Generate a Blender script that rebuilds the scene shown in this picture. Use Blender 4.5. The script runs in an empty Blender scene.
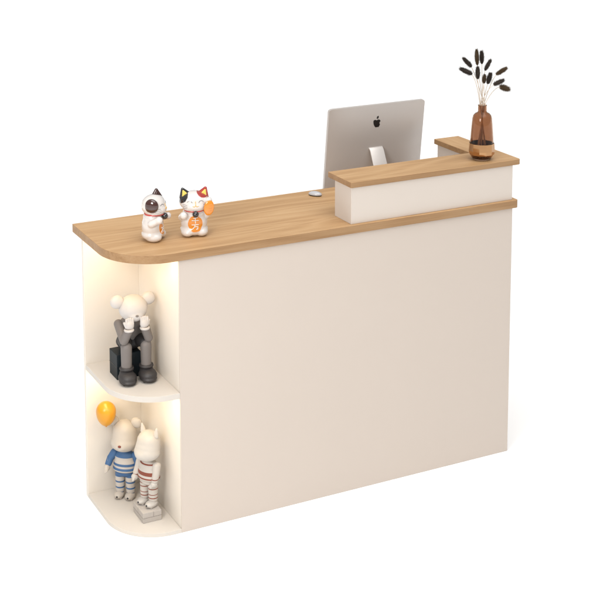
import bpy, bmesh, math, random
from mathutils import Vector, Matrix
from mathutils.bvhtree import BVHTree
random.seed(7)
S = bpy.context.scene
COL = S.collection
R = math.radians

# ------------------------------------------------------------ camera
cd = bpy.data.cameras.new('camera'); cam = bpy.data.objects.new('camera', cd); COL.objects.link(cam)
rows = [(0.89672105, -0.44258547, -0.00307695), (-0.06165888, -0.11803657, -0.99109311), (0.43828022, 0.88892377, -0.1331352)]
right, down, fwd = [Vector(r) for r in rows]
m3 = Matrix((right, -down, -fwd)).transposed()
cam.matrix_world = Matrix.Translation((-1.70127619, -4.11942977, 2.46331783)) @ m3.to_4x4()
cd.sensor_width = 36; cd.lens = 1377.977 / 600 * 36
cd.shift_x = (300 - 266.248) / 600; cd.shift_y = -(300 + 5.565) / 600
cd.clip_start = .05; cd.clip_end = 1000
S.camera = cam
S.render.resolution_x = S.render.resolution_y = 1024
S.view_settings.view_transform = 'Standard'; S.view_settings.look = 'None'
S.view_settings.exposure = 0; S.view_settings.gamma = 1

# ------------------------------------------------------------ world: studio light tent, soft bright lobe above the camera
AMB, TOP, LOBE = .34, .32, 3.12
KDIR = Vector((-.04, -.66, 2.0)).normalized()
W_ = bpy.data.worlds.new('World'); S.world = W_; W_.use_nodes = True
nt = W_.node_tree; nt.nodes.clear()
def nd(t, ty, **kw):
    n = t.nodes.new(ty)
    for k, v in kw.items(): setattr(n, k, v)
    return n
def mth(t, op, a, b=None, clamp=False):
    n = nd(t, 'ShaderNodeMath', operation=op, use_clamp=clamp)
    for i, q in enumerate((a, b)):
        if q is None: continue
        if isinstance(q, (int, float)): n.inputs[i].default_value = q
        else: t.links.new(q, n.inputs[i])
    return n.outputs[0]
tc = nd(nt, 'ShaderNodeTexCoord')
dot = nd(nt, 'ShaderNodeVectorMath', operation='DOT_PRODUCT'); nt.links.new(tc.outputs['Generated'], dot.inputs[0]); dot.inputs[1].default_value = KDIR
mr = nd(nt, 'ShaderNodeMapRange', interpolation_type='SMOOTHSTEP'); nt.links.new(dot.outputs['Value'], mr.inputs[0])
mr.inputs[1].default_value = math.cos(R(38)); mr.inputs[2].default_value = math.cos(R(12)); mr.inputs[3].default_value = 0; mr.inputs[4].default_value = LOBE
sp = nd(nt, 'ShaderNodeSeparateXYZ'); nt.links.new(tc.outputs['Generated'], sp.inputs[0])
zz = mth(nt, 'MULTIPLY', mth(nt, 'MAXIMUM', sp.outputs[2], 0.0), TOP)
tot = mth(nt, 'ADD', mth(nt, 'ADD', mr.outputs[0], zz), AMB)
bg = nd(nt, 'ShaderNodeBackground'); bg.inputs[0].default_value = (1, .995, .985, 1)
nt.links.new(tot, bg.inputs[1])
ow = nd(nt, 'ShaderNodeOutputWorld'); nt.links.new(bg.outputs[0], ow.inputs[0])

def area(name, loc, target, size, power, col=(1, 1, 1), sy=None):
    l = bpy.data.lights.new(name, 'AREA'); l.energy = power; l.color = col; l.size = size
    if sy: l.shape = 'RECTANGLE'; l.size_y = sy
    o = bpy.data.objects.new(name, l); COL.objects.link(o); o.location = loc
    o.rotation_euler = (Vector(target) - Vector(loc)).to_track_quat('-Z', 'Y').to_euler()
    return o
area('softbox', (-2.1, -2.0, 2.35), (.2, 0, .75), 1.0, 62, (1, .97, .93), 1.0)

# ------------------------------------------------------------ materials
def principled(name):
    m = bpy.data.materials.new(name); m.use_nodes = True
    return m, m.node_tree, m.node_tree.nodes['Principled BSDF']
def mixc(t, fac, a, b):
    n = nd(t, 'ShaderNodeMix', data_type='RGBA')
    for i, q in ((0, fac), (6, a), (7, b)):
        if isinstance(q, (int, float)): n.inputs[i].default_value = q
        elif isinstance(q, tuple): n.inputs[i].default_value = (*q, 1) if len(q) == 3 else q
        else: t.links.new(q, n.inputs[i])
    return n.outputs[2]
def mat(name, col, rough=.5, coat=0, spots=(), bands=(), metal=0, var=.04, bump=.0, nscale=40, spec=.5, sss=0):
    """spots: (centre, radii, colour) in object space; bands: (axis, lo, hi, colour)"""
    m, t, p = principled(name)
    co = nd(t, 'ShaderNodeTexCoord').outputs['Object']
    c = col
    nz = nd(t, 'ShaderNodeTexNoise'); nz.inputs['Scale'].default_value = nscale; nz.inputs['Detail'].default_value = 4
    t.links.new(co, nz.inputs['Vector'])
    wob = nd(t, 'ShaderNodeTexNoise'); wob.inputs['Scale'].default_value = 60; t.links.new(co, wob.inputs['Vector'])
    if bands:
        sx = nd(t, 'ShaderNodeSeparateXYZ'); t.links.new(co, sx.inputs[0])
        for ax, lo, hi, bc in bands:
            g = mth(t, 'GREATER_THAN', sx.outputs[ax], lo); l = mth(t, 'LESS_THAN', sx.outputs[ax], hi)
            c = mixc(t, mth(t, 'MULTIPLY', g, l), c, bc)
    for ce, ra, sc in spots:
        s = nd(t, 'ShaderNodeVectorMath', operation='SUBTRACT'); t.links.new(co, s.inputs[0]); s.inputs[1].default_value = ce
        d = nd(t, 'ShaderNodeVectorMath', operation='DIVIDE'); t.links.new(s.outputs[0], d.inputs[0]); d.inputs[1].default_value = ra
        L = nd(t, 'ShaderNodeVectorMath', operation='LENGTH'); t.links.new(d.outputs[0], L.inputs[0])
        e = mth(t, 'ADD', L.outputs['Value'], mth(t, 'MULTIPLY', mth(t, 'SUBTRACT', wob.outputs[0], .5), .18))
        k = nd(t, 'ShaderNodeMapRange'); t.links.new(e, k.inputs[0]); k.inputs[1].default_value = 1.03; k.inputs[2].default_value = .97
        c = mixc(t, k.outputs[0], c, sc)
    hsv = nd(t, 'ShaderNodeHueSaturation')
    if isinstance(c, tuple): hsv.inputs['Color'].default_value = (*c, 1)
    else: t.links.new(c, hsv.inputs['Color'])
    t.links.new(mth(t, 'ADD', mth(t, 'MULTIPLY', mth(t, 'SUBTRACT', nz.outputs[0], .5), var * 2), 1.0), hsv.inputs['Value'])
    t.links.new(hsv.outputs[0], p.inputs['Base Color'])
    rr = mth(t, 'ADD', mth(t, 'MULTIPLY', nz.outputs[0], .12), rough - .06)
    t.links.new(rr, p.inputs['Roughness'])
    p.inputs['Metallic'].default_value = metal; p.inputs['Coat Weight'].default_value = coat; p.inputs['Coat Roughness'].default_value = .04
    p.inputs['Specular IOR Level'].default_value = spec
    if bump:
        b = nd(t, 'ShaderNodeBump'); b.inputs['Strength'].default_value = bump; b.inputs['Distance'].default_value = .001
        n2 = nd(t, 'ShaderNodeTexNoise'); n2.inputs['Scale'].default_value = 900; t.links.new(co, n2.inputs['Vector'])
        t.links.new(n2.outputs[0], b.inputs['Height']); t.links.new(b.outputs[0], p.inputs['Normal'])
    return m
def wood(name, axis=0, off=0.0, tone=1.0):
    m, t, p = principled(name)
    co = nd(t, 'ShaderNodeTexCoord').outputs['Object']
    mp = nd(t, 'ShaderNodeMapping'); t.links.new(co, mp.inputs[0])
    mp.inputs['Location'].default_value = (off, off * 1.7, 0)
    if axis == 1: mp.inputs['Rotation'].default_value = (0, 0, R(90))
    def noise(scale, sc, det=5, rough=.6, dist=0):
        q = nd(t, 'ShaderNodeMapping'); t.links.new(mp.outputs[0], q.inputs[0]); q.inputs['Scale'].default_value = sc
        n = nd(t, 'ShaderNodeTexNoise'); n.inputs['Scale'].default_value = scale; n.inputs['Detail'].default_value = det
        n.inputs['Roughness'].default_value = rough; n.inputs['Distortion'].default_value = dist
        t.links.new(q.outputs[0], n.inputs['Vector']); return n.outputs[0]
    broad = noise(1, (1.3, 24, 24), 4, .55, .5)
    fine = noise(1, (5, 170, 170), 4, .65)
    pore = noise(1, (22, 420, 420), 2, .5)
    # cathedral grain: rings of a stretched noise field
    ring = nd(t, 'ShaderNodeMath', operation='PINGPONG'); ring.inputs[1].default_value = 1
    t.links.new(mth(t, 'MULTIPLY', noise(1, (.7, 6, 6), 2, .4, .3), 22), ring.inputs[0])
    ringv = mth(t, 'POWER', ring.outputs[0], 1.6)
    v = mth(t, 'ADD', mth(t, 'MULTIPLY', broad, .38), mth(t, 'MULTIPLY', fine, .50))
    v = mth(t, 'ADD', v, mth(t, 'MULTIPLY', ringv, .17))
    cr = nd(t, 'ShaderNodeValToRGB'); t.links.new(v, cr.inputs[0])
    e = cr.color_ramp.elements
    e[0].position = .34; e[0].color = WOOD_D
    e[1].position = .74; e[1].color = WOOD_L
    x = e.new(.5); x.color = WOOD_M
    k = nd(t, 'ShaderNodeMapRange'); t.links.new(pore, k.inputs[0]); k.inputs[1].default_value = .64; k.inputs[2].default_value = .74; k.inputs[3].default_value = 0; k.inputs[4].default_value = .35
    c = mixc(t, k.outputs[0], cr.outputs[0], (.26, .13, .055))
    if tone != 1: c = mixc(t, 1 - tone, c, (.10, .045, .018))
    t.links.new(c, p.inputs['Base Color'])
    p.inputs['Roughness'].default_value = .48; p.inputs['Specular IOR Level'].default_value = .35
    b = nd(t, 'ShaderNodeBump'); b.inputs['Strength'].default_value = .25; b.inputs['Distance'].default_value = .0006
    t.links.new(fine, b.inputs['Height']); t.links.new(b.outputs[0], p.inputs['Normal'])
    return m
WOOD_D, WOOD_M, WOOD_L = (.41, .235, .105, 1), (.51, .308, .148, 1), (.59, .385, .203, 1)
M_wood, M_wood_y = wood('oak_veneer'), wood('oak_veneer_cross', 1, 3.3)
M_edge_shade = wood('oak_edge_shaded', 0, 5.1, .58)  # same oak darkened: shade on the side faces put into the colour
M_panel = mat('warm_white_laminate', (.56, .490, .432), .5, var=.012, nscale=4, spec=.35, bump=.02)
M_shelf = mat('white_laminate', (.59, .548, .50), .5, var=.012, nscale=5, spec=.35)
M_riser = mat('pale_laminate', (.61, .545, .488), .5, var=.012, nscale=4, spec=.35, bump=.02)
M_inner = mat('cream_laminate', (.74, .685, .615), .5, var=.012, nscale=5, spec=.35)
M_floor = mat('white_studio_floor', (.95, .95, .95), .9, var=.0, spec=.0)

def emit(name, col, s):
    m = bpy.data.materials.new(name); m.use_nodes = True; t = m.node_tree; t.nodes.clear()
    e = nd(t, 'ShaderNodeEmission'); e.inputs[0].default_value = (*col, 1); e.inputs[1].default_value = s
    o = nd(t, 'ShaderNodeOutputMaterial'); t.links.new(e.outputs[0], o.inputs[0]); return m
M_led = emit('warm_led', (1, .80, .50), 34)

# ------------------------------------------------------------ mesh helpers
def tag(o, label, cat, group=None):
    o['label'] = label; o['category'] = cat
    if group: o['group'] = group
    return o
def empty(name, label, cat, loc=(0, 0, 0), rz=0, group=None, scale=1):
    o = bpy.data.objects.new(name, None); COL.objects.link(o); o.location = loc; o.rotation_euler = (0, 0, rz)
    o.scale = (scale,) * 3; o.empty_display_size = .02
    return tag(o, label, cat, group)
def fin(name, bm, m, parent=None, smooth=False, bevel=0, seg=2, loc=None, smooth_angle=None):
    bmesh.ops.recalc_face_normals(bm, faces=bm.faces)
    me = bpy.data.meshes.new(name); bm.to_mesh(me); bm.free()
    for mm in (m if isinstance(m, (list, tuple)) else [m]): me.materials.append(mm)
    o = bpy.data.objects.new(name, me); COL.objects.link(o)
    if parent: o.parent = parent
    if loc: o.location = loc
    if smooth or bevel:
        for f in me.polygons: f.use_smooth = True
    if bevel:
        b = o.modifiers.new('bevel', 'BEVEL'); b.width = bevel; b.segments = seg; b.limit_method = 'ANGLE'; b.angle_limit = R(35); b.harden_normals = True
    elif smooth_angle:
        me.set_sharp_from_angle(angle=smooth_angle)
    return o
def box(bm, x0, x1, y0, y1, z0, z1):
    v = [bm.verts.new((x, y, z)) for z in (z0, z1) for y in (y0, y1) for x in (x0, x1)]
    for f in ((0, 1, 3, 2), (4, 6, 7, 5), (0, 4, 5, 1), (2, 3, 7, 6), (0, 2, 6, 4), (1, 5, 7, 3)):
        bm.faces.new([v[i] for i in f])
    return bm
def bx(*a): return box(bmesh.new(), *a)
def prism(pts, z0, z1, bm=None):
    bm = bm or bmesh.new()
    a = [bm.verts.new((x, y, z0)) for x, y in pts]; b = [bm.verts.new((x, y, z1)) for x, y in pts]
    bm.faces.new(a[::-1]); bm.faces.new(b)
    for i in range(len(pts)):
        j = (i + 1) % len(pts); bm.faces.new((a[i], a[j], b[j], b[i]))
    return bm
def ell(bm, c, r, rot=None, seg=28, rings=18):
    mx = Matrix.Translation(c) @ (rot.to_4x4() if rot else Matrix.Identity(4)) @ Matrix.Diagonal((*(r if hasattr(r, '__len__') else (r,) * 3), 1))
    bmesh.ops.create_uvsphere(bm, u_segments=seg, v_segments=rings, radius=1, matrix=mx)
    return bm
def cap(bm, a, b, r0, r1, n=9):
    """tapered capsule as a run of overlapping spheres with a hull cone"""
    a, b = Vector(a), Vector(b); L = (b - a).length
    q = (b - a).to_track_quat('Z', 'Y').to_matrix().to_4x4()
    bmesh.ops.create_cone(bm, cap_ends=True, segments=24, radius1=r0, radius2=r1, depth=L, matrix=Matrix.Translation((a + b) / 2) @ q)
    ell(bm, a, r0, seg=20, rings=12); ell(bm, b, r1, seg=20, rings=12)
    return bm
def tube(bm, pts, r, n=8, closed=False):
    pts = [Vector(p) for p in pts]; rs = r if hasattr(r, '__len__') else [r] * len(pts)
    rings = []; up = None
    for i, p in enumerate(pts):
        d = (pts[(i + 1) % len(pts)] - pts[i - 1]) if closed else (pts[min(i + 1, len(pts) - 1)] - pts[max(i - 1, 0)])
        d.normalize()
        if up is None: up = d.orthogonal().normalized()
        up = (up - d * up.dot(d)).normalized(); s = d.cross(up)
        rings.append([bm.verts.new(p + (up * math.cos(k / n * 2 * math.pi) + s * math.sin(k / n * 2 * math.pi)) * rs[i]) for k in range(n)])
    N = len(rings)
    for i in range(N if closed else N - 1):
        A, B = rings[i], rings[(i + 1) % N]
        for k in range(n): bm.faces.new((A[k], A[(k + 1) % n], B[(k + 1) % n], B[k]))
    if not closed: bm.faces.new(rings[0][::-1]); bm.faces.new(rings[-1])
    return bm
def lathe(prof, n=48, bm=None, close=False):
    bm = bm or bmesh.new(); rings = []
    for r, z in prof:
        if r < 1e-6: rings.append([bm.verts.new((0, 0, z))])
        else: rings.append([bm.verts.new((r * math.cos(k / n * 2 * math.pi), r * math.sin(k / n * 2 * math.pi), z)) for k in range(n)])
    prs = list(zip(rings, rings[1:])) + ([(rings[-1], rings[0])] if close else [])
    for A, B in prs:
        for k in range(n):
            a = (A[0],) if len(A) == 1 else (A[k], A[(k + 1) % n]); b = (B[0],) if len(B) == 1 else (B[(k + 1) % n], B[k])
            if len(a) + len(b) > 2: bm.faces.new((*a, *b))
    return bm
def hull(bm):
    b = bmesh.ops.convex_hull(bm, input=bm.verts)
    bmesh.ops.delete(bm, geom=[v for v in bm.verts if not v.link_faces], context='VERTS')
    keep = set(f for f in b['geom'] if isinstance(f, bmesh.types.BMFace))
    bmesh.ops.delete(bm, geom=[f for f in bm.faces if f not in keep], context='FACES')
    bmesh.ops.delete(bm, geom=[v for v in bm.verts if not v.link_faces], context='VERTS')
    return bm
def melt(bm, voxel=.0016, sm=6):
    """fuse overlapping shapes of one bmesh into one continuous smooth skin"""
    me = bpy.data.meshes.new('tmp'); bmesh.ops.recalc_face_normals(bm, faces=bm.faces); bm.to_mesh(me); bm.free()
    o = bpy.data.objects.new('tmp', me); COL.objects.link(o)
    r = o.modifiers.new('r', 'REMESH'); r.mode = 'VOXEL'; r.voxel_size = voxel
    s = o.modifiers.new('s', 'SMOOTH'); s.factor = .6; s.iterations = sm
    dg = bpy.context.evaluated_depsgraph_get(); dg.update()
    ev = o.evaluated_get(dg); b2 = bmesh.new(); b2.from_mesh(ev.to_mesh()); ev.to_mesh_clear()
    bpy.data.objects.remove(o); bpy.data.meshes.remove(me)
    return b2
def bvh_of(o):
    return BVHTree.FromPolygons([v.co.copy() for v in o.data.vertices], [tuple(p.vertices) for p in o.data.polygons])
def stroke_on(bvh, pts, origin_fn, r, bm, lift=.0002, sub=6):
    """lay a thin painted line on a surface: pts in 2D, origin_fn(p) -> (origin, direction)"""
    out = []
    for i in range(len(pts) - 1):
        for k in range(sub):
            f = k / sub; out.append((pts[i][0] * (1 - f) + pts[i + 1][0] * f, pts[i][1] * (1 - f) + pts[i + 1][1] * f))
    out.append(pts[-1]); res = []
    for p in out:
        o, d = origin_fn(p); h = bvh.ray_cast(o, d, .3)
        if h[0]: res.append(h[0] + h[1] * lift)
    if len(res) > 1: tube(bm, res, r, 6)

# ------------------------------------------------------------ the setting
f = fin('floor', prism([(-120, -60), (160, -60), (160, 260), (-120, 260)], -.05, 0), M_floor); f['kind'] = 'structure'

# ------------------------------------------------------------ reception counter
Wd, L, Dn, H, T = 1.364, .2066, .379, 1.0, .0300
ctr = empty('reception_counter', 'long warm white reception counter with oak top and lit curved end shelves', 'reception counter', (Wd / 2, .2, 0))
off = Vector((-Wd / 2, -.2, 0))
def part(name, bm, m, bevel=.0012, parent=ctr, **k):
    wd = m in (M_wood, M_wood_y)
    o = fin(name, bm, [m, M_edge_shade] if wd else m, parent, bevel=bevel, **k)
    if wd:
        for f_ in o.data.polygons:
            if abs(f_.normal.z) < .5: f_.material_index = 1  # upright faces get the oak with shade painted in
    if parent is ctr: o.location = off
    return o
SR = .18
def corner(xl, yb, r, yf, rx=None):
    """outline from back-left down the left side, round the front-left corner"""
    rx = rx or r
    pts = [(xl, yb)]
    for k in range(25):
        a = math.pi + k / 24 * math.pi / 2
        pts.append((xl + rx + rx * math.cos(a), yf + r + r * math.sin(a)))
    return pts
def rnd(cx, cy, r, a0, n=6): return [(cx + r * math.cos(R(a0 + 90 * k / n)), cy + r * math.sin(R(a0 + 90 * k / n))) for k in range(n + 1)]
top = corner(-L - .0113, .4608, .192, -.0103) + rnd(Wd + .0206 - .012, -.0103 + .012, .012, 270) + \
    [(Wd + .0206, .41), (Wd - .09, .41), (Wd - .09, .135), (.86, .135), (.86, .4608)]
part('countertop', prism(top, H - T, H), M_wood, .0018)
ZU = H - T
part('front_panel', bx(0, Wd, 0, .006, 0, ZU), M_panel)
part('end_panel', bx(.0005, .018, .0062, Dn, 0, ZU), M_inner)
part('niche_back_panel', bx(-L, .018, Dn + .0002, Dn + .018, 0, ZU), M_inner)
part('side_panel', bx(Wd - .018, Wd, .0182, .40, 0, ZU), M_panel)
part('cabinet_panel', bx(.80, .818, .0182, .45, 0, ZU), M_panel)
part('cabinet_panel', bx(.018, .7998, .43, .448, 0, ZU), M_panel)
part('work_surface', bx(.82, Wd - .0182, .0182, .76, .83, .855), M_wood)
part('desk_panel', bx(Wd - .0364, Wd - .0184, .4, .76, 0, .83), M_panel)
part('desk_panel', bx(.82, .838, .46, .76, 0, .83), M_panel)
ms = corner(-L, Dn, SR, 0) ; ms = ms + [(0, 0), (0, Dn)]
part('shelf', prism(ms, .4836, .5036), M_shelf, .001)
part('shelf', prism(ms, .0, .0135), M_shelf, .001)
# led strips under the curved front edges
def strip(z):
    a = corner(-L + .030, Dn - .03, SR - .030, .030); a.append((-.014, .030)); b = corner(-L + .042, Dn - .03, SR - .042, .042); b.append((-.014, .042))
    bm = bmesh.new(); va = [bm.verts.new((x, y, z)) for x, y in a]; vb = [bm.verts.new((x, y, z)) for x, y in b]
    vc = [bm.verts.new((x, y, z + .003)) for x, y in a]; vd_ = [bm.verts.new((x, y, z + .003)) for x, y in b]
    for i in range(len(a) - 1):
        bm.faces.new((va[i], va[i + 1], vb[i + 1], vb[i])); bm.faces.new((vc[i], vd_[i], vd_[i + 1], vc[i + 1]))
        bm.faces.new((va[i], vc[i], vc[i + 1], va[i + 1])); bm.faces.new((vb[i], vb[i + 1], vd_[i + 1], vd_[i]))
    return bm
for z in (ZU - .0035, .4836 - .0035): part('light_strip', strip(z), M_led, 0)
# riser
RX, ZL, TL = .665, 1.1344, .0204
part('riser_panel', bx(RX, Wd, .0035, .123, H + .0001, ZL), M_riser, .0012)
part('riser_return_panel', bx(Wd - .075, Wd - .0004, .1232, .402, H + .0001, ZL), M_riser)
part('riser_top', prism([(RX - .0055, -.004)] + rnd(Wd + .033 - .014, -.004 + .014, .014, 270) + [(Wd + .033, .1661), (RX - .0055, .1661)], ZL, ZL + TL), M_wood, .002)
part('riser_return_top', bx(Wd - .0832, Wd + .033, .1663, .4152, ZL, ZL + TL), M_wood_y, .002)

# ------------------------------------------------------------ desktop computer on the work surface
M_alu = mat('brushed_aluminium', (.55, .51, .48), .42, metal=.25, var=.01)
M_stand = mat('pale_aluminium', (.66, .62, .59), .4, metal=.3, var=.01)
M_black = mat('black_gloss', (.008, .007, .007), .25, var=0)
M_glass_s = mat('dark_screen_glass', (.01, .01, .012), .08, coat=1, var=0)
pc = empty('desktop_computer', 'silver all-in-one computer seen from behind with a black fruit mark on its back', 'computer', (1.07, .50, .855))
cw, chh = .4415, .345
tilt = Matrix.Rotation(R(7.2), 4, 'X')     # top leans to the front
def shell():
    bm = bmesh.new(); hw = cw / 2; r = .012; N = 40; pts = []
    for q in range(4 * N):           # rounded rectangle outline
        sd, k = divmod(q, N); w_ = -1 + 2 * k / N
        x, z = ((1, w_), (-w_, 1), (-1, -w_), (w_, -1))[sd]
        X, Z = x * hw, z * chh / 2
        dx, dz = abs(X) - (hw - r), abs(Z) - (chh / 2 - r)
        if dx > 0 and dz > 0:
            l_ = math.hypot(dx, dz); X = math.copysign(hw - r + dx / l_ * r, X); Z = math.copysign(chh / 2 - r + dz / l_ * r, Z)
        pts.append((X, Z + chh / 2))
    def yb(u, v): return -.024 * (1 - min(1, abs(u)) ** 2.6) * (1 - min(1, abs(v)) ** 2.6)
    rings = [[bm.verts.new((x, .012, z)) for x, z in pts], [bm.verts.new((x, .003, z)) for x, z in pts]]
    for k in range(17):
        f = 1 - k / 17; rings.append([bm.verts.new((x * f, yb(x * f / hw, (z - chh / 2) * f / (chh / 2)), chh / 2 + (z - chh / 2) * f)) for x, z in pts])
    for A, B in zip(rings, rings[1:]):
        for k in range(len(pts)): bm.faces.new((A[k], A[(k + 1) % len(pts)], B[(k + 1) % len(pts)], B[k]))
    c = bm.verts.new((0, -.024, chh / 2)); A = rings[-1]
    for k in range(len(pts)): bm.faces.new((A[k], A[(k + 1) % len(pts)], c))
    bm.faces.new(rings[0][::-1]); return bm
ztop = 1.299 - .855
piv = Vector((0, 0, ztop)); M_t = Matrix.Translation(piv) @ tilt @ Matrix.Translation((0, 0, -chh))
bm = shell(); bm.transform(M_t); fin('housing', bm, M_alu, pc, smooth=True, smooth_angle=R(30))
scr = bx(-cw / 2 + .004, cw / 2 - .004, .0122, .0135, .07, chh - .004); scr.transform(M_t); fin('screen', scr, M_glass_s, pc)
# fruit mark
def apple():
    pts = []
    half = [(0, .43), (.09, .485), (.22, .52), (.36, .49), (.455, .40), (.47, .27), (.455, .08), (.40, -.12), (.31, -.30), (.19, -.42), (.10, -.43), (0, -.385)]
    for i in range(len(half) - 1):
        p0 = half[max(i - 1, 0)]; p1 = half[i]; p2 = half[i + 1]; p3 = half[min(i + 2, len(half) - 1)]
        for k in range(10):
            q = k / 10
            pts.append(tuple(.5 * (2 * p1[j] + (p2[j] - p0[j]) * q + (2 * p0[j] - 5 * p1[j] + 4 * p2[j] - p3[j]) * q * q + (-p0[j] + 3 * p1[j] - 3 * p2[j] + p3[j]) * q ** 3) for j in (0, 1)))
    pts.append(half[-1])
    full = pts + [(-x, z) for x, z in pts[::-1][1:-1]]
    out = []
    bc, br = (.565, .06), .225          # the bite on the right
    for x, z in full:
        d = math.hypot(x - bc[0], z - bc[1])
        if d < br: x, z = bc[0] + (x - bc[0]) / d * br, bc[1] + (z - bc[1]) / d * br
        out.append((x, z))
    return out
bm = bmesh.new(); sc = .0335; ym = -.0200
ap = [(x * sc, z * sc * .93) for x, z in apple()]
for P in (ap, [(sc * (.02 + .34 * q + .0 * q), sc * (.50 + .02 * q)) for q in ()]):
    if not P: continue
    a = [bm.verts.new((x, ym, z)) for x, z in P]; b = [bm.verts.new((x, ym - .004, z)) for x, z in P]
    fb = bm.faces.new(b); fa = bm.faces.new(a[::-1])
    for i in range(len(P)): bm.faces.new((a[i], a[(i + 1) % len(P)], b[(i + 1) % len(P)], b[i]))
leaf = []
A0, A1 = Vector((.02, .56)), Vector((.25, .92)); n_ = (A1 - A0); pn = Vector((-n_.y, n_.x)).normalized()
for k in range(9): q = k / 8; leaf.append(A0 + n_ * q + pn * .11 * math.sin(math.pi * q))
for k in range(1, 8): q = 1 - k / 8; leaf.append(A0 + n_ * q - pn * .11 * math.sin(math.pi * q))
a = [bm.verts.new((p.x * sc, ym, p.y * sc)) for p in leaf]; b = [bm.verts.new((p.x * sc, ym - .004, p.y * sc)) for p in leaf]
bm.faces.new(b); bm.faces.new(a[::-1])
for i in range(len(a)): bm.faces.new((a[i], a[(i + 1) % len(a)], b[(i + 1) % len(a)], b[i]))
for v in bm.verts:      # lay the badge on the curved back
    fr_ = v.co.y < ym - .002; xx, zz_ = v.co.x - .010, v.co.z + chh - .073
    v.co = (xx, -.024 * (1 - abs(xx / (cw / 2)) ** 2.6) * (1 - abs((zz_ - chh / 2) / (chh / 2)) ** 2.6) - (.0011 if fr_ else -.001), zz_)
bm.transform(M_t)
bmesh.ops.triangulate(bm, faces=[f for f in bm.faces if len(f.verts) > 4])
fin('logo', bm, M_black, pc)
# stand: curved plate
bm = bmesh.new(); prof = []
path = [(.012, .272), (-.005, .271), (-.014, .262), (-.045, .20), (-.075, .12), (-.098, .04), (-.102, .010), (-.092, .003), (.02, .003), (.09, .003)]
hw_ = .031
va = []
for y, z in path:
    va.append([bm.verts.new((x, y, z)) for x in (-hw_ - .012, hw_ - .012)])
for a, b in zip(va, va[1:]): bm.faces.new((a[0], a[1], b[1], b[0]))
so = fin('stand', bm, M_stand, pc, smooth=True)
sm = so.modifiers.new('s', 'SOLIDIFY'); sm.thickness = .006; sm.offset = 0
b_ = so.modifiers.new('b', 'BEVEL'); b_.width = .0015; b_.segments = 2; b_.limit_method = 'ANGLE'

# ------------------------------------------------------------ computer mouse
M_mouse = mat('white_glossy_plastic', (.48, .48, .50), .2, coat=.6, var=0)
ms_ = empty('computer_mouse', 'small white computer mouse lying on the oak countertop left of the raised ledge', 'mouse', (.727, .388, 1.0), R(-52))
bm = bmesh.new(); ell(bm, (0, 0, .006), (.027, .0165, .011), seg=32, rings=20)
for v in bm.verts: v.co.z = max(v.co.z, .004)
fin('shell', bm, M_mouse, ms_, smooth=True, smooth_angle=R(50))
bm = bmesh.new(); ell(bm, (0, 0, .002), (.0262, .0158, .0025), seg=32, rings=8)
for v in bm.verts: v.co.z = max(v.co.z, .0002)
fin('base', bm, M_black, ms_, smooth=True)

# ------------------------------------------------------------ vase
vm, t, p = principled('amber_glass')
p.inputs['Base Color'].default_value = (.52, .33, .22, 1); p.inputs['Roughness'].default_value = .03
p.inputs['Transmission Weight'].default_value = 1; p.inputs['IOR'].default_value = 1.3
gm = mat('gold_band', (.46, .25, .11), .14, metal=.95, coat=.4, var=.02)
VX, VY, VZ = 1.262, .062, 1.1548
vs = empty('vase', 'amber glass bottle vase with a gold faceted lower band on the raised oak ledge', 'vase', (VX, VY, VZ + .0002))
outer = [(.0, .0), (.030, .0), (.034, .003), (.036, .007), (.040, .012), (.0455, .024), (.0465, .034), (.045, .055), (.0425, .09), (.0395, .13), (.0365, .160), (.033, .170), (.026, .177), (.018, .181), (.0165, .186), (.0165, .205), (.0172, .208)]
inner = [(r - .003, max(z, .006)) for r, z in outer[::-1] if r > .02 or z > .1]; inner[0] = (.0145, .208)
inner = [(.0145, .2085)] + inner[1:] + [(0, .006)]
fin('glass', lathe(outer + inner, 12 * 6), vm, vs, smooth=True, smooth_angle=R(60))
bm = bmesh.new()
def facet(r, a):  # 12-sided
    n = 12; w = 2 * math.pi / n; q = (a + w / 2) % w - w / 2
    return r * math.cos(w / 2) / math.cos(q) * 1.035
prof = [(.0452, .0215), (.0472, .028), (.0478, .036), (.0470, .050), (.0458, .064)]
rings = []
for r, z in prof: rings.append([bm.verts.new((facet(r, k / 72 * 2 * math.pi) * math.cos(k / 72 * 2 * math.pi), facet(r, k / 72 * 2 * math.pi) * math.sin(k / 72 * 2 * math.pi), z)) for k in range(72)])
for A, B in zip(rings, rings[1:]):
    for k in range(72): bm.faces.new((A[k], A[(k + 1) % 72], B[(k + 1) % 72], B[k]))
o = fin('gold_band', bm, gm, vs); s = o.modifiers.new('s', 'SOLIDIFY'); s.thickness = .0008; s.offset = -1

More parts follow.
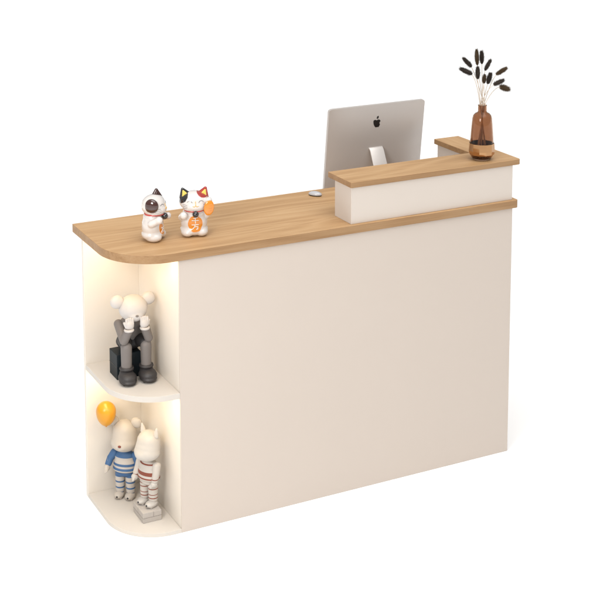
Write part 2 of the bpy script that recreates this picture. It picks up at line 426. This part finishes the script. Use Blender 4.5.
# ------------------------------------------------------------ dried grass stems
M_stem = mat('pale_dry_stalk', (.62, .52, .42), .7, var=.1)
M_heads = [mat('dark_brown_seed_head', (.042, .030, .023), .9, var=.3), mat('olive_brown_seed_head', (.075, .045, .02), .9, var=.3)]
HEADS = [
    ((1.2091, 0.06, 1.5122), (1.1732, 0.065, 1.5495), 0.0091, 0, 'dark drooping seed head, second highest on the left side of the bunch'),
    ((1.1916, 0.03, 1.4918), (1.1399, 0.035, 1.5174), 0.0100, 0, 'dark seed head leaning furthest left in the bunch'),
    ((1.2448, 0.075, 1.5123), (1.2431, 0.08, 1.5741), 0.0095, 1, 'tall olive brown seed head, the highest in the bunch'),
    ((1.2759, 0.09, 1.5121), (1.2773, 0.095, 1.5625), 0.0101, 0, 'dark upright seed head just right of the tallest olive one'),
    ((1.2232, 0.04, 1.4677), (1.2258, 0.045, 1.5141), 0.0102, 0, 'short dark upright seed head directly below the tallest olive one'),
    ((1.2644, 0.055, 1.4943), (1.2945, 0.06, 1.5336), 0.0087, 0, 'dark seed head tilted right, highest on the right side of the bunch'),
    ((1.2438, 0.03, 1.4512), (1.2505, 0.035, 1.4841), 0.0085, 1, 'small brown seed head low in the middle of the bunch'),
    ((1.289, 0.07, 1.4383), (1.3064, 0.075, 1.4789), 0.0108, 0, 'dark narrow seed head right beside the small brown low one'),
    ((1.334, 0.08, 1.469), (1.388, 0.085, 1.4901), 0.0092, 1, 'brown seed head leaning up to the right, above the two lowest right ones'),
    ((1.2941, 0.04, 1.4415), (1.3468, 0.045, 1.454), 0.0091, 0, 'dark seed head on the right between the upper leaning one and the lowest one'),
    ((1.3384, 0.06, 1.4272), (1.3854, 0.065, 1.4102), 0.0112, 1, 'brown nodding seed head, furthest right and lowest of the bunch'),
]
fw = Vector((.36, .93, 0)); rt = Vector((.93, -.36, 0))
for i, (bs, tp, w, mi, lab) in enumerate(HEADS):
    bs, tp = Vector(bs), Vector(tp)
    e = empty('dried_grass_stem', lab, 'dried stem', (VX, VY, VZ + .008), 0, 'dried grass stems in the amber vase')
    O = Vector((VX, VY, VZ + .008)); bs -= O; tp -= O
    a = i * 2.4; foot = Vector((.022 * math.cos(a + 3), .022 * math.sin(a + 3), .001)); nk = Vector((.008 * math.cos(a), .008 * math.sin(a), .195))
    axis = (tp - bs).normalized(); out = bs - nk
    c0, c1, c2, c3 = nk, nk + Vector((out.x * .18, out.y * .18, .035)), bs - axis * .02, bs + axis * .01
    pts = [foot + (nk - foot) * k / 6 for k in range(6)]
    for k in range(15):
        q = k / 14; pts.append(c0 * (1 - q) ** 3 + c1 * 3 * q * (1 - q) ** 2 + c2 * 3 * q * q * (1 - q) + c3 * q ** 3)
    fin('stalk', tube(bmesh.new(), pts, [.0017 - .0006 * k / 20 for k in range(21)], 6), M_stem, e, smooth=True)
    bm = bmesh.new(); Lh = (tp - bs).length; q = axis.to_track_quat('Z', 'Y').to_matrix()
    mid = (bs + tp) / 2
    ell(bm, mid, (w * .78, w * .78, Lh * .5), q, 12, 10)
    for k in range(900):
        u = random.uniform(-.97, .97); th = random.uniform(0, 6.283); rr = w * .75 * math.sqrt(1 - u * u)
        b0 = Vector((rr * math.cos(th), rr * math.sin(th), u * Lh * .48)); d = Vector((math.cos(th), math.sin(th), 1.1 + u)).normalized() * w * random.uniform(.35, 1.1)
        sd = Vector((-math.sin(th), math.cos(th), 0)) * .0005
        bm.faces.new([bm.verts.new(mid + q @ z_) for z_ in (b0 - sd, b0 + sd, b0 + d)])
    fin('seed_head', bm, M_heads[mi], e)

# ------------------------------------------------------------ lucky cats
CER = (.70, .655, .62); ORG = (.72, .24, .015); BRN = (.045, .012, .008); RED = (.36, .02, .012); BLK = (.012, .011, .012); YEL = (.80, .60, .12)
def cat(label, loc, rz, spots_body, ears, raised, inner, belly, name='lucky_cat_figurine'):
    e = empty(name, label, 'cat figurine', loc, rz, 'lucky cat figurines on the countertop')
    bm = bmesh.new()
    ell(bm, (0, .004, .050), (.047, .037, .052)); ell(bm, (0, .004, .024), (.049, .039, .024)); ell(bm, (0, .002, .080), (.040, .034, .030))
    ell(bm, (-.024, -.006, .017), (.0235, .030, .0172)); ell(bm, (.024, -.006, .017), (.0235, .030, .0172))
    ell(bm, (0, 0, .124), (.052, .042, .036)); ell(bm, (0, -.010, .112), (.044, .036, .026))
    cap(bm, (-.044, -.006, .068), (-.041, -.026, .079), .0125, .012); ell(bm, (-.041, -.033, .082), .0135)
    if raised:
        cap(bm, (.042, -.002, .072), (.052, -.016, .100), .013, .012); cap(bm, (.052, -.016, .100), (.049, -.026, .126), .012, .011); ell(bm, (.047, -.030, .131), .0125)
    else:
        cap(bm, (.038, -.008, .070), (.030, -.036, .078), .0135, .012); ell(bm, (.027, -.041, .080), .013)
    m_ = mat('glazed_ceramic', CER, .22, coat=1, spots=spots_body, var=.015)
    b = fin('body', melt(bm, .0016, 18), m_, e, smooth=True)
    bv = bvh_of(b)
    for s, em, im in ears:
        bm = bmesh.new()
        if im is None:      # ear lying flat against the side of the head
            ell(bm, (s * .043, -.008, .131), (.013, .0240, .0250)); fin('ear', melt(bm, .0012, 4), mat('ear_glaze', em, .12, coat=1, var=.02), e, smooth=True); continue
        q = Matrix.Rotation(R(s * 22), 3, 'Y'); c = Vector((s * .033, .000, .150))
        if em == im: q = Matrix.Rotation(R(-50), 3, 'Z'); c = Vector((s * .026, -.002, .151))
        for x_, z_, w_ in ((-.0135, -.008, .0085), (.0135, -.008, .0085), (0, -.010, .0105), (0, .0185, .0055)): ell(bm, c + q @ Vector((x_, 0, z_)), (w_, w_, w_), q)
        ear = fin('ear', melt(hull(bm), .0012, 5), mat('ear_glaze', em, .2, coat=1, var=.02), e, smooth=True)
        bm = bmesh.new()
        for x_, z_, w_ in ((-.0080, -.004, .0035), (.0080, -.004, .0035), (0, .0135, .0028)): ell(bm, c + q @ Vector((x_, -.0056 - (.002 if z_ < 0 else -.0006), z_)), (w_, w_, w_), q)
        fin('inner_ear', melt(hull(bm), .0008, 3), mat('inner_ear_glaze', im, .25, coat=1), ear, smooth=True)
    bm = bmesh.new(); cp = []
    for k in range(48):
        a = k / 48 * 2 * math.pi; d = Vector((math.cos(a), math.sin(a), 0)); h = bv.ray_cast(Vector((0, 0, .0955)) + d * .045, -d)
        cp.append((h[0] if h[0] else Vector((0, 0, .0955)) + d * .040) - d * .0003)
    for _ in range(4): cp = [(cp[k - 1] + cp[k] * 2 + cp[(k + 1) % 48]) / 4 for k in range(48)]
    tube(bm, cp, .0032, 8, True)
    fin('collar', bm, mat('red_collar', (.55, .03, .02), .3, coat=1), e, smooth=True)
    bm = bmesh.new(); ell(bm, Vector((0, -.040, .0865)), .0112); fin('bell', bm, mat('black_bell', BLK, .15, coat=1, var=0), e, smooth=True)
    fr = lambda p: (Vector((p[0], -.2, p[1])), Vector((0, 1, 0)))
    bl_ = mat('dark_line', (.05, .04, .035), .4, coat=1)
    for s in (-1, 1):
        bm = bmesh.new(); stroke_on(bv, [(s * .011, .128), (s * .016, .133), (s * .023, .133), (s * .028, .129)], fr, .0008, bm); fin('eye_line', bm, bl_, b, smooth=True)
        for q in (0, 1, 2):
            bm = bmesh.new(); stroke_on(bv, [(s * .028, .118 - q * .005), (s * .041, .120 - q * .0065)], fr, .0005, bm); fin('whisker', bm, bl_, b, smooth=True)
    bm = bmesh.new(); stroke_on(bv, [(0, .132), (0, .119), (-.004, .114), (-.010, .116)], fr, .0011, bm); stroke_on(bv, [(0, .119), (.004, .114), (.010, .116)], fr, .0011, bm)
    fin('nose_line', bm, mat('gold_line', (.75, .42, .05), .3, coat=1), b, smooth=True)
    bm = bmesh.new(); r_ = .0016; zc = .050; kx = 1.15
    S1 = [[(.007, .020), (-.006, .0165)], [(-.011, .0105), (.011, .0105)], [(0, .0175), (0, .001)],
          [(-.011, -.0025), (.011, -.0025)], [(-.001, -.0025), (-.003, -.010), (-.010, -.017)], [(-.002, -.0085), (.008, -.0085), (.007, -.016), (.002, -.0165)]]
    for st in S1: stroke_on(bv, [(x * kx, z * kx + zc) for x, z in st], fr, r_, bm)
    fin('belly_character', bm, mat('white_paint', (.8, .78, .74), .3, coat=1), b, smooth=True)
    if raised:
        bm = bmesh.new(); ell(bm, (.046, -.043, .108), (.0180, .0055, .0270), Matrix.Rotation(R(8), 3, 'Y'))
        co = fin('coin', bm, mat('orange_glaze', ORG, .2, coat=1), e, smooth=True)
        cv = bvh_of(co); bm = bmesh.new()
        for z in (.117, .108, .099): stroke_on(cv, [(.045, z), (.055, z + .001)], fr, .0006, bm)
        fin('coin_mark', bm, mat('dull_gold_mark', (.6, .2, .02), .3, coat=1), co, smooth=True)
    return e
cat('white lucky cat raising an orange coin with one black and one red ear', (.118, .140, 1.0), R(-16),
    [((-.052, -.01, .152), (.030, .05, .030), BLK), ((.034, -.010, .156), (.026, .05, .017), RED), ((0, -.05, .050), (.030, .045, .031), ORG)],
    ((-1, BLK, YEL), (1, RED, YEL)), True, YEL, True)
cat('white lucky cat turned sideways with a big round brown patch beside its face', (-.0250, .158, 1.0), R(50),
    [((-.055, -.008, .131), (.022, .0240, .0250), BRN), ((.034, -.03, .125), (.018, .034, .030), (.72, .28, .10)), ((.024, .0, .160), (.024, .024, .012), BRN), ((0, -.05, .050), (.028, .045, .029), ORG)],
    ((-1, BRN, None), (1, BRN, BRN)), False, BRN, True)

# ------------------------------------------------------------ seated toy on the middle shelf
M_hd = mat('pale_vinyl', (.54, .505, .48), .55, var=.01)
M_gr = mat('grey_vinyl', (.17, .15, .14), .55, var=.02)
M_dk = mat('dark_vinyl', (.022, .020, .021), .55, var=.02)
M_sh = mat('charcoal_shoe', (.035, .031, .031), .5, var=.03)
M_bl = mat('dark_teal_block', (.008, .014, .018), .55, var=.05, spec=.3)
ZS = .5036
OX, OY = -.094, .160
bl = tag(fin('seat_block', bx(-.060, .030, .036, .112, 0, .090), M_bl, bevel=.002, loc=(OX, OY, ZS)), 'small dark box seat under the grey toy on the middle shelf', 'block')
bm = bmesh.new(); box(bm, -.0604, .0304, .0356, .1124, .044, .0452); o = fin('seam', bm, M_black, bl)
ty = empty('seated_toy_figure', 'seated grey toy figure with pale round head propped in its hands', 'toy figure', (OX, OY, ZS), R(-4))
ty.scale = (1.07, 1.05, 1)
bm = bmesh.new()
ell(bm, (0, .072, .150), (.043, .031, .050)); ell(bm, (0, .064, .188), (.039, .028, .024)); cap(bm, (0, .06, .19), (0, .045, .212), .018, .016)
fin('torso', melt(bm, .0018, 5), M_gr, ty, smooth=True)
bm = bmesh.new()
ell(bm, (0, .076, .118), (.047, .038, .030))
for s in (-1, 1): cap(bm, (s * .022, .07, .128), (s * .031, .016, .128), .0235, .0195)
fin('trousers', melt(bm, .0018, 5), M_dk, ty, smooth=True)
for s in (-1, 1):
    bm = bmesh.new(); cap(bm, (s * .033, .006, .124), (s * .033, .006, .045), .0185, .0170)
    fin('leg', melt(bm, .0015, 4), M_gr, ty, smooth=True)
    bm = bmesh.new(); ell(bm, (s * .034, -.006, .021), (.030, .036, .0215)); ell(bm, (s * .034, .006, .034), (.0225, .024, .016)); ell(bm, (s * .034, -.012, .012), (.0285, .034, .012))
    box(bm, s * .034 - .020, s * .034 + .020, -.026, .02, .0003, .01)
    b2 = melt(bm, .0016, 5)
    sh = fin('shoe', b2, M_sh, ty, smooth=True)
    bm = bmesh.new(); lathe([(.014, -.006), (.0222, -.005), (.0238, 0), (.0222, .005), (.014, .006)], 32, bm); bmesh.ops.translate(bm, verts=bm.verts, vec=(s * .033, .006, .050)); fin('shoe_cuff', bm, M_sh, sh, smooth=True)
    bm = bmesh.new(); cap(bm, (s * .042, .062, .190), (s * .041, .002, .150), .0155, .0145); cap(bm, (s * .041, .002, .150), (s * .027, -.006, .188), .0145, .0135)
    fin('arm', melt(bm, .0015, 4), M_gr, ty, smooth=True)
    bm = bmesh.new(); lathe([(.008, -.004), (.0150, -.004), (.0168, 0), (.0150, .004), (.008, .004)], 28, bm)
    bm.transform(Matrix.Translation((s * .0265, -.007, .1905))); hd_c = fin('cuff', bm, M_hd, ty, smooth=True)
    bm = bmesh.new(); ell(bm, (s * .0245, -.008, .207), (.0145, .010, .018))
    for k in range(4):
        fx = s * (.0145 + .0068 * k); cap(bm, (fx, -.0105, .212), (fx, -.008, .231 - .0012 * (k - 1.5) ** 2), .0043, .0040)
    cap(bm, (s * .036, -.008, .203), (s * .041, -.004, .216), .0048, .0042)
    fin('hand', melt(bm, .0009, 3), M_hd, ty, smooth=True)
bm = bmesh.new(); ell(bm, (0, .034, .252), (.0475, .044, .046)); ell(bm, (0, .022, .235), (.036, .034, .026))
hd = fin('head', melt(bm, .0018, 6), M_hd, ty, smooth=True)
for s in (-1, 1):
    bm = bmesh.new(); ell(bm, (s * .052, .036, .279), (.0235, .0155, .0235)); fin('ear', bm, M_hd, ty, smooth=True)
bm = bmesh.new(); ell(bm, (0, -.0115, .238), (.0052, .004, .0038)); fin('nose', bm, M_gr, hd, smooth=True)

# ------------------------------------------------------------ two toy bears on the lower shelf
ZB = .0136
SKIN = (.49, .44, .385); BLU = (.045, .115, .25); STR = (.50, .455, .41); RUS = (.20, .045, .022)
def bear(name, label, loc, rz, skin, cloth, torso_bands, leg_bands, pointed, sleeve, nose, armrot):
    e = empty(name, label, 'toy bear', loc, rz)
    mh = mat('matte_vinyl', skin, .5, var=.01); mt = mat('striped_shirt', cloth, .6, bands=torso_bands, var=.03); ml = mat('striped_trousers', cloth, .6, bands=leg_bands, var=.03)
    bm = bmesh.new(); ell(bm, (0, .002, .247), (.040, .036, .044)); ell(bm, (0, -.006, .211), (.045, .040, .033)); ell(bm, (0, -.001, .230), (.0425, .038, .035)); ell(bm, (0, -.022, .208), (.030, .028, .022))
    h = fin('head', melt(bm, .0022, 40), mh, e, smooth=True)
    for s in (-1, 1):
        bm = bmesh.new()
        if pointed:
            q = Matrix.Rotation(R(s * 10), 3, 'Y'); ell(bm, (s * .027, .006, .276), (.0115, .008, .012), q); ell(bm, (s * .032, .006, .304), (.0035, .0035, .005), q); bm = melt(hull(bm), .0012, 5)
        else: ell(bm, (s * .040, .004, .284), (.0195, .0095, .0195))
        ear = fin('ear', bm, mh, e, smooth=True)
    bv = bvh_of(h); hh = bv.ray_cast(Vector((0, -.2, .214)), Vector((0, 1, 0)))[0]
    if nose: bm = bmesh.new(); ell(bm, hh, (.0055, .004, .0045)); fin('nose', bm, mat('brown_nose', (.18, .03, .015), .35), h, smooth=True)
    bm = bmesh.new(); ell(bm, (0, 0, .155), (.034, .024, .026)); ell(bm, (0, 0, .130), (.039, .029, .034)); ell(bm, (0, 0, .112), (.042, .031, .016)); cap(bm, (0, 0, .16), (0, 0, .185), .02, .018)
    fin('shirt', melt(bm, .0018, 20), mt, e, smooth=True)
    bm = bmesh.new(); ell(bm, (0, 0, .096), (.033, .024, .016))
    for s in (-1, 1): cap(bm, (s * .0175, 0, .09), (s * .0180, 0, .028), .0165, .0150)
    fin('trousers', melt(bm, .0015, 3), ml, e, smooth=True)
    for s in (-1, 1):
        bm = bmesh.new(); ell(bm, (s * .0185, -.008, .012), (.0165, .024, .013)); box(bm, s * .0185 - .012, s * .0185 + .012, -.022, .008, .0003, .008)
        ft = fin('foot', melt(bm, .0014, 4), mh, e, smooth=True)
        bm = bmesh.new(); ell(bm, (s * .0185, -.0305, .013), (.0035, .0025, .0035)); fin('foot_dot', bm, M_dk, ft, smooth=True)
        a = armrot[0 if s < 0 else 1]
        sh = Vector((s * .036, 0, .165)); el = sh + Vector((s * a[0], a[1], a[2])); ha = el + Vector((s * a[3], a[4], a[5]))
        bm = bmesh.new(); cap(bm, sh, el, .0135, .0120); cap(bm, el, ha, .0120, .0110)
        arm = fin('arm', melt(bm, .0014, 4), sleeve, e, smooth=True)
        d = (ha - el).normalized(); px = Vector((0, 1, 0)).cross(d).normalized()
        bm = bmesh.new(); c = ha + d * .014; ell(bm, c, (.0105, .0125, .0125)); 
        for k in range(4): b_o = c + Vector((0, (k - 1.5) * .0055, 0)); cap(bm, b_o, b_o + d * .012 + px * s * .003, .0034, .003)
        cap(bm, c + Vector((-s * .004, -.007, 0)), c + Vector((-s * .007, -.011, 0)) + d * .007, .0042, .0038)
        fin('hand', melt(bm, .0010, 3), mh, arm, smooth=True)
    return e
bz = []
ba = bear('toy_bear', 'beige toy bear with round ears in a blue and white striped outfit', (-.0935, .298, ZB), R(-41), SKIN, STR,
     [(2, .092, .104, BLU), (2, .112, .120, BLU), (2, .128, .137, BLU), (2, .158, .2, BLU)],
     [(2, .016, .024, BLU), (2, .038, .044, BLU), (2, .060, .066, BLU), (2, .082, .115, BLU)], False, mat('blue_sleeve', BLU, .6, var=.04), True,
     ((.012, -.006, -.020, .003, -.012, -.016), (.008, .0, -.028, .0, -.008, -.024)))
# plinth
pl = bx(-.0345, .0345, -.047, .047, 0, .037)
M_st = mat('pale_stone', (.46, .42, .385), .75, var=.08, nscale=90, bump=.3)
pd = tag(fin('stone_plinth', pl, M_st, bevel=.0015, loc=(-.0717, .1387, ZB)), 'small grey block plinth under the toy bear with red stripes', 'plinth')
M_gv = mat('dark_joint', (.20, .175, .16), .8)
bm = bmesh.new(); box(bm, -.0349, .0349, -.0474, .0474, .0175, .0185); fin('joint', bm, M_gv, pd)
fin('joint', bx(.004, .005, -.04745, -.04, .0185, .0365), M_gv, pd); fin('joint', bx(-.0348, -.03, 0, .001, .0185, .0365), M_gv, pd)
bb = bear('toy_bear', 'off white toy bear with pointed ears and rust red stripes, standing on a stone plinth', (-.0610, .148, ZB + .0371), R(-66), (.50, .465, .425), STR,
     [(2, .092, .100, RUS), (2, .112, .117, RUS), (2, .126, .140, RUS), (2, .165, .170, RUS)],
     [(2, .012, .015, RUS), (2, .034, .038, RUS), (2, .048, .051, RUS), (2, .070, .074, RUS), (2, .084, .088, RUS)], True, mat('white_sleeve', STR, .6, bands=[(2, .115, .119, RUS)], var=.02), False,
     ((.002, -.008, -.026, .0, -.010, -.020), (.002, -.006, -.028, -.002, -.004, -.026)))
bb.scale = (1.10, 1.10, .93); ba.scale = (1.10, 1.10, 1.0)
# balloon on a thin thread held by the striped bear
BA = Vector((-0.1573, 0.31, 0.3445))
bal = empty('balloon', 'small orange yellow balloon floating above the hand of the blue striped bear', 'balloon', BA)
prof = [(0, -.058), (.0035, -.0565), (.0016, -.0535)] + [(.0355 * math.cos(a) ** 1.12, -.0535 * math.sin(a)) for a in [R(87 - k * 87 / 20) for k in range(20)]] + [(.0355 * math.cos(a), .0365 * math.sin(a)) for a in [R(k * 4.5) for k in range(20)]] + [(0, .0365)]
mb, t, p = principled('orange_latex')
p.inputs['Base Color'].default_value = (.60, .27, .012, 1); p.inputs['Roughness'].default_value = .3; p.inputs['Subsurface Weight'].default_value = .1; p.inputs['Subsurface Scale'].default_value = .01
fin('skin', lathe(prof, 40), mb, bal, smooth=True)
bpy.context.view_layer.update(); hp = ba.matrix_world @ Vector((-.036 - .012 - .003 - .002, -.022, .165 - .044)) - BA
fin('thread', tube(bmesh.new(), [Vector((0, 0, -.057)) + (hp - Vector((0, 0, -.057))) * k / 8 + Vector((.002 * math.sin(k), 0, 0)) * (0 if k in (0, 8) else 1) for k in range(9)], .00028, 5), M_hd, bal)
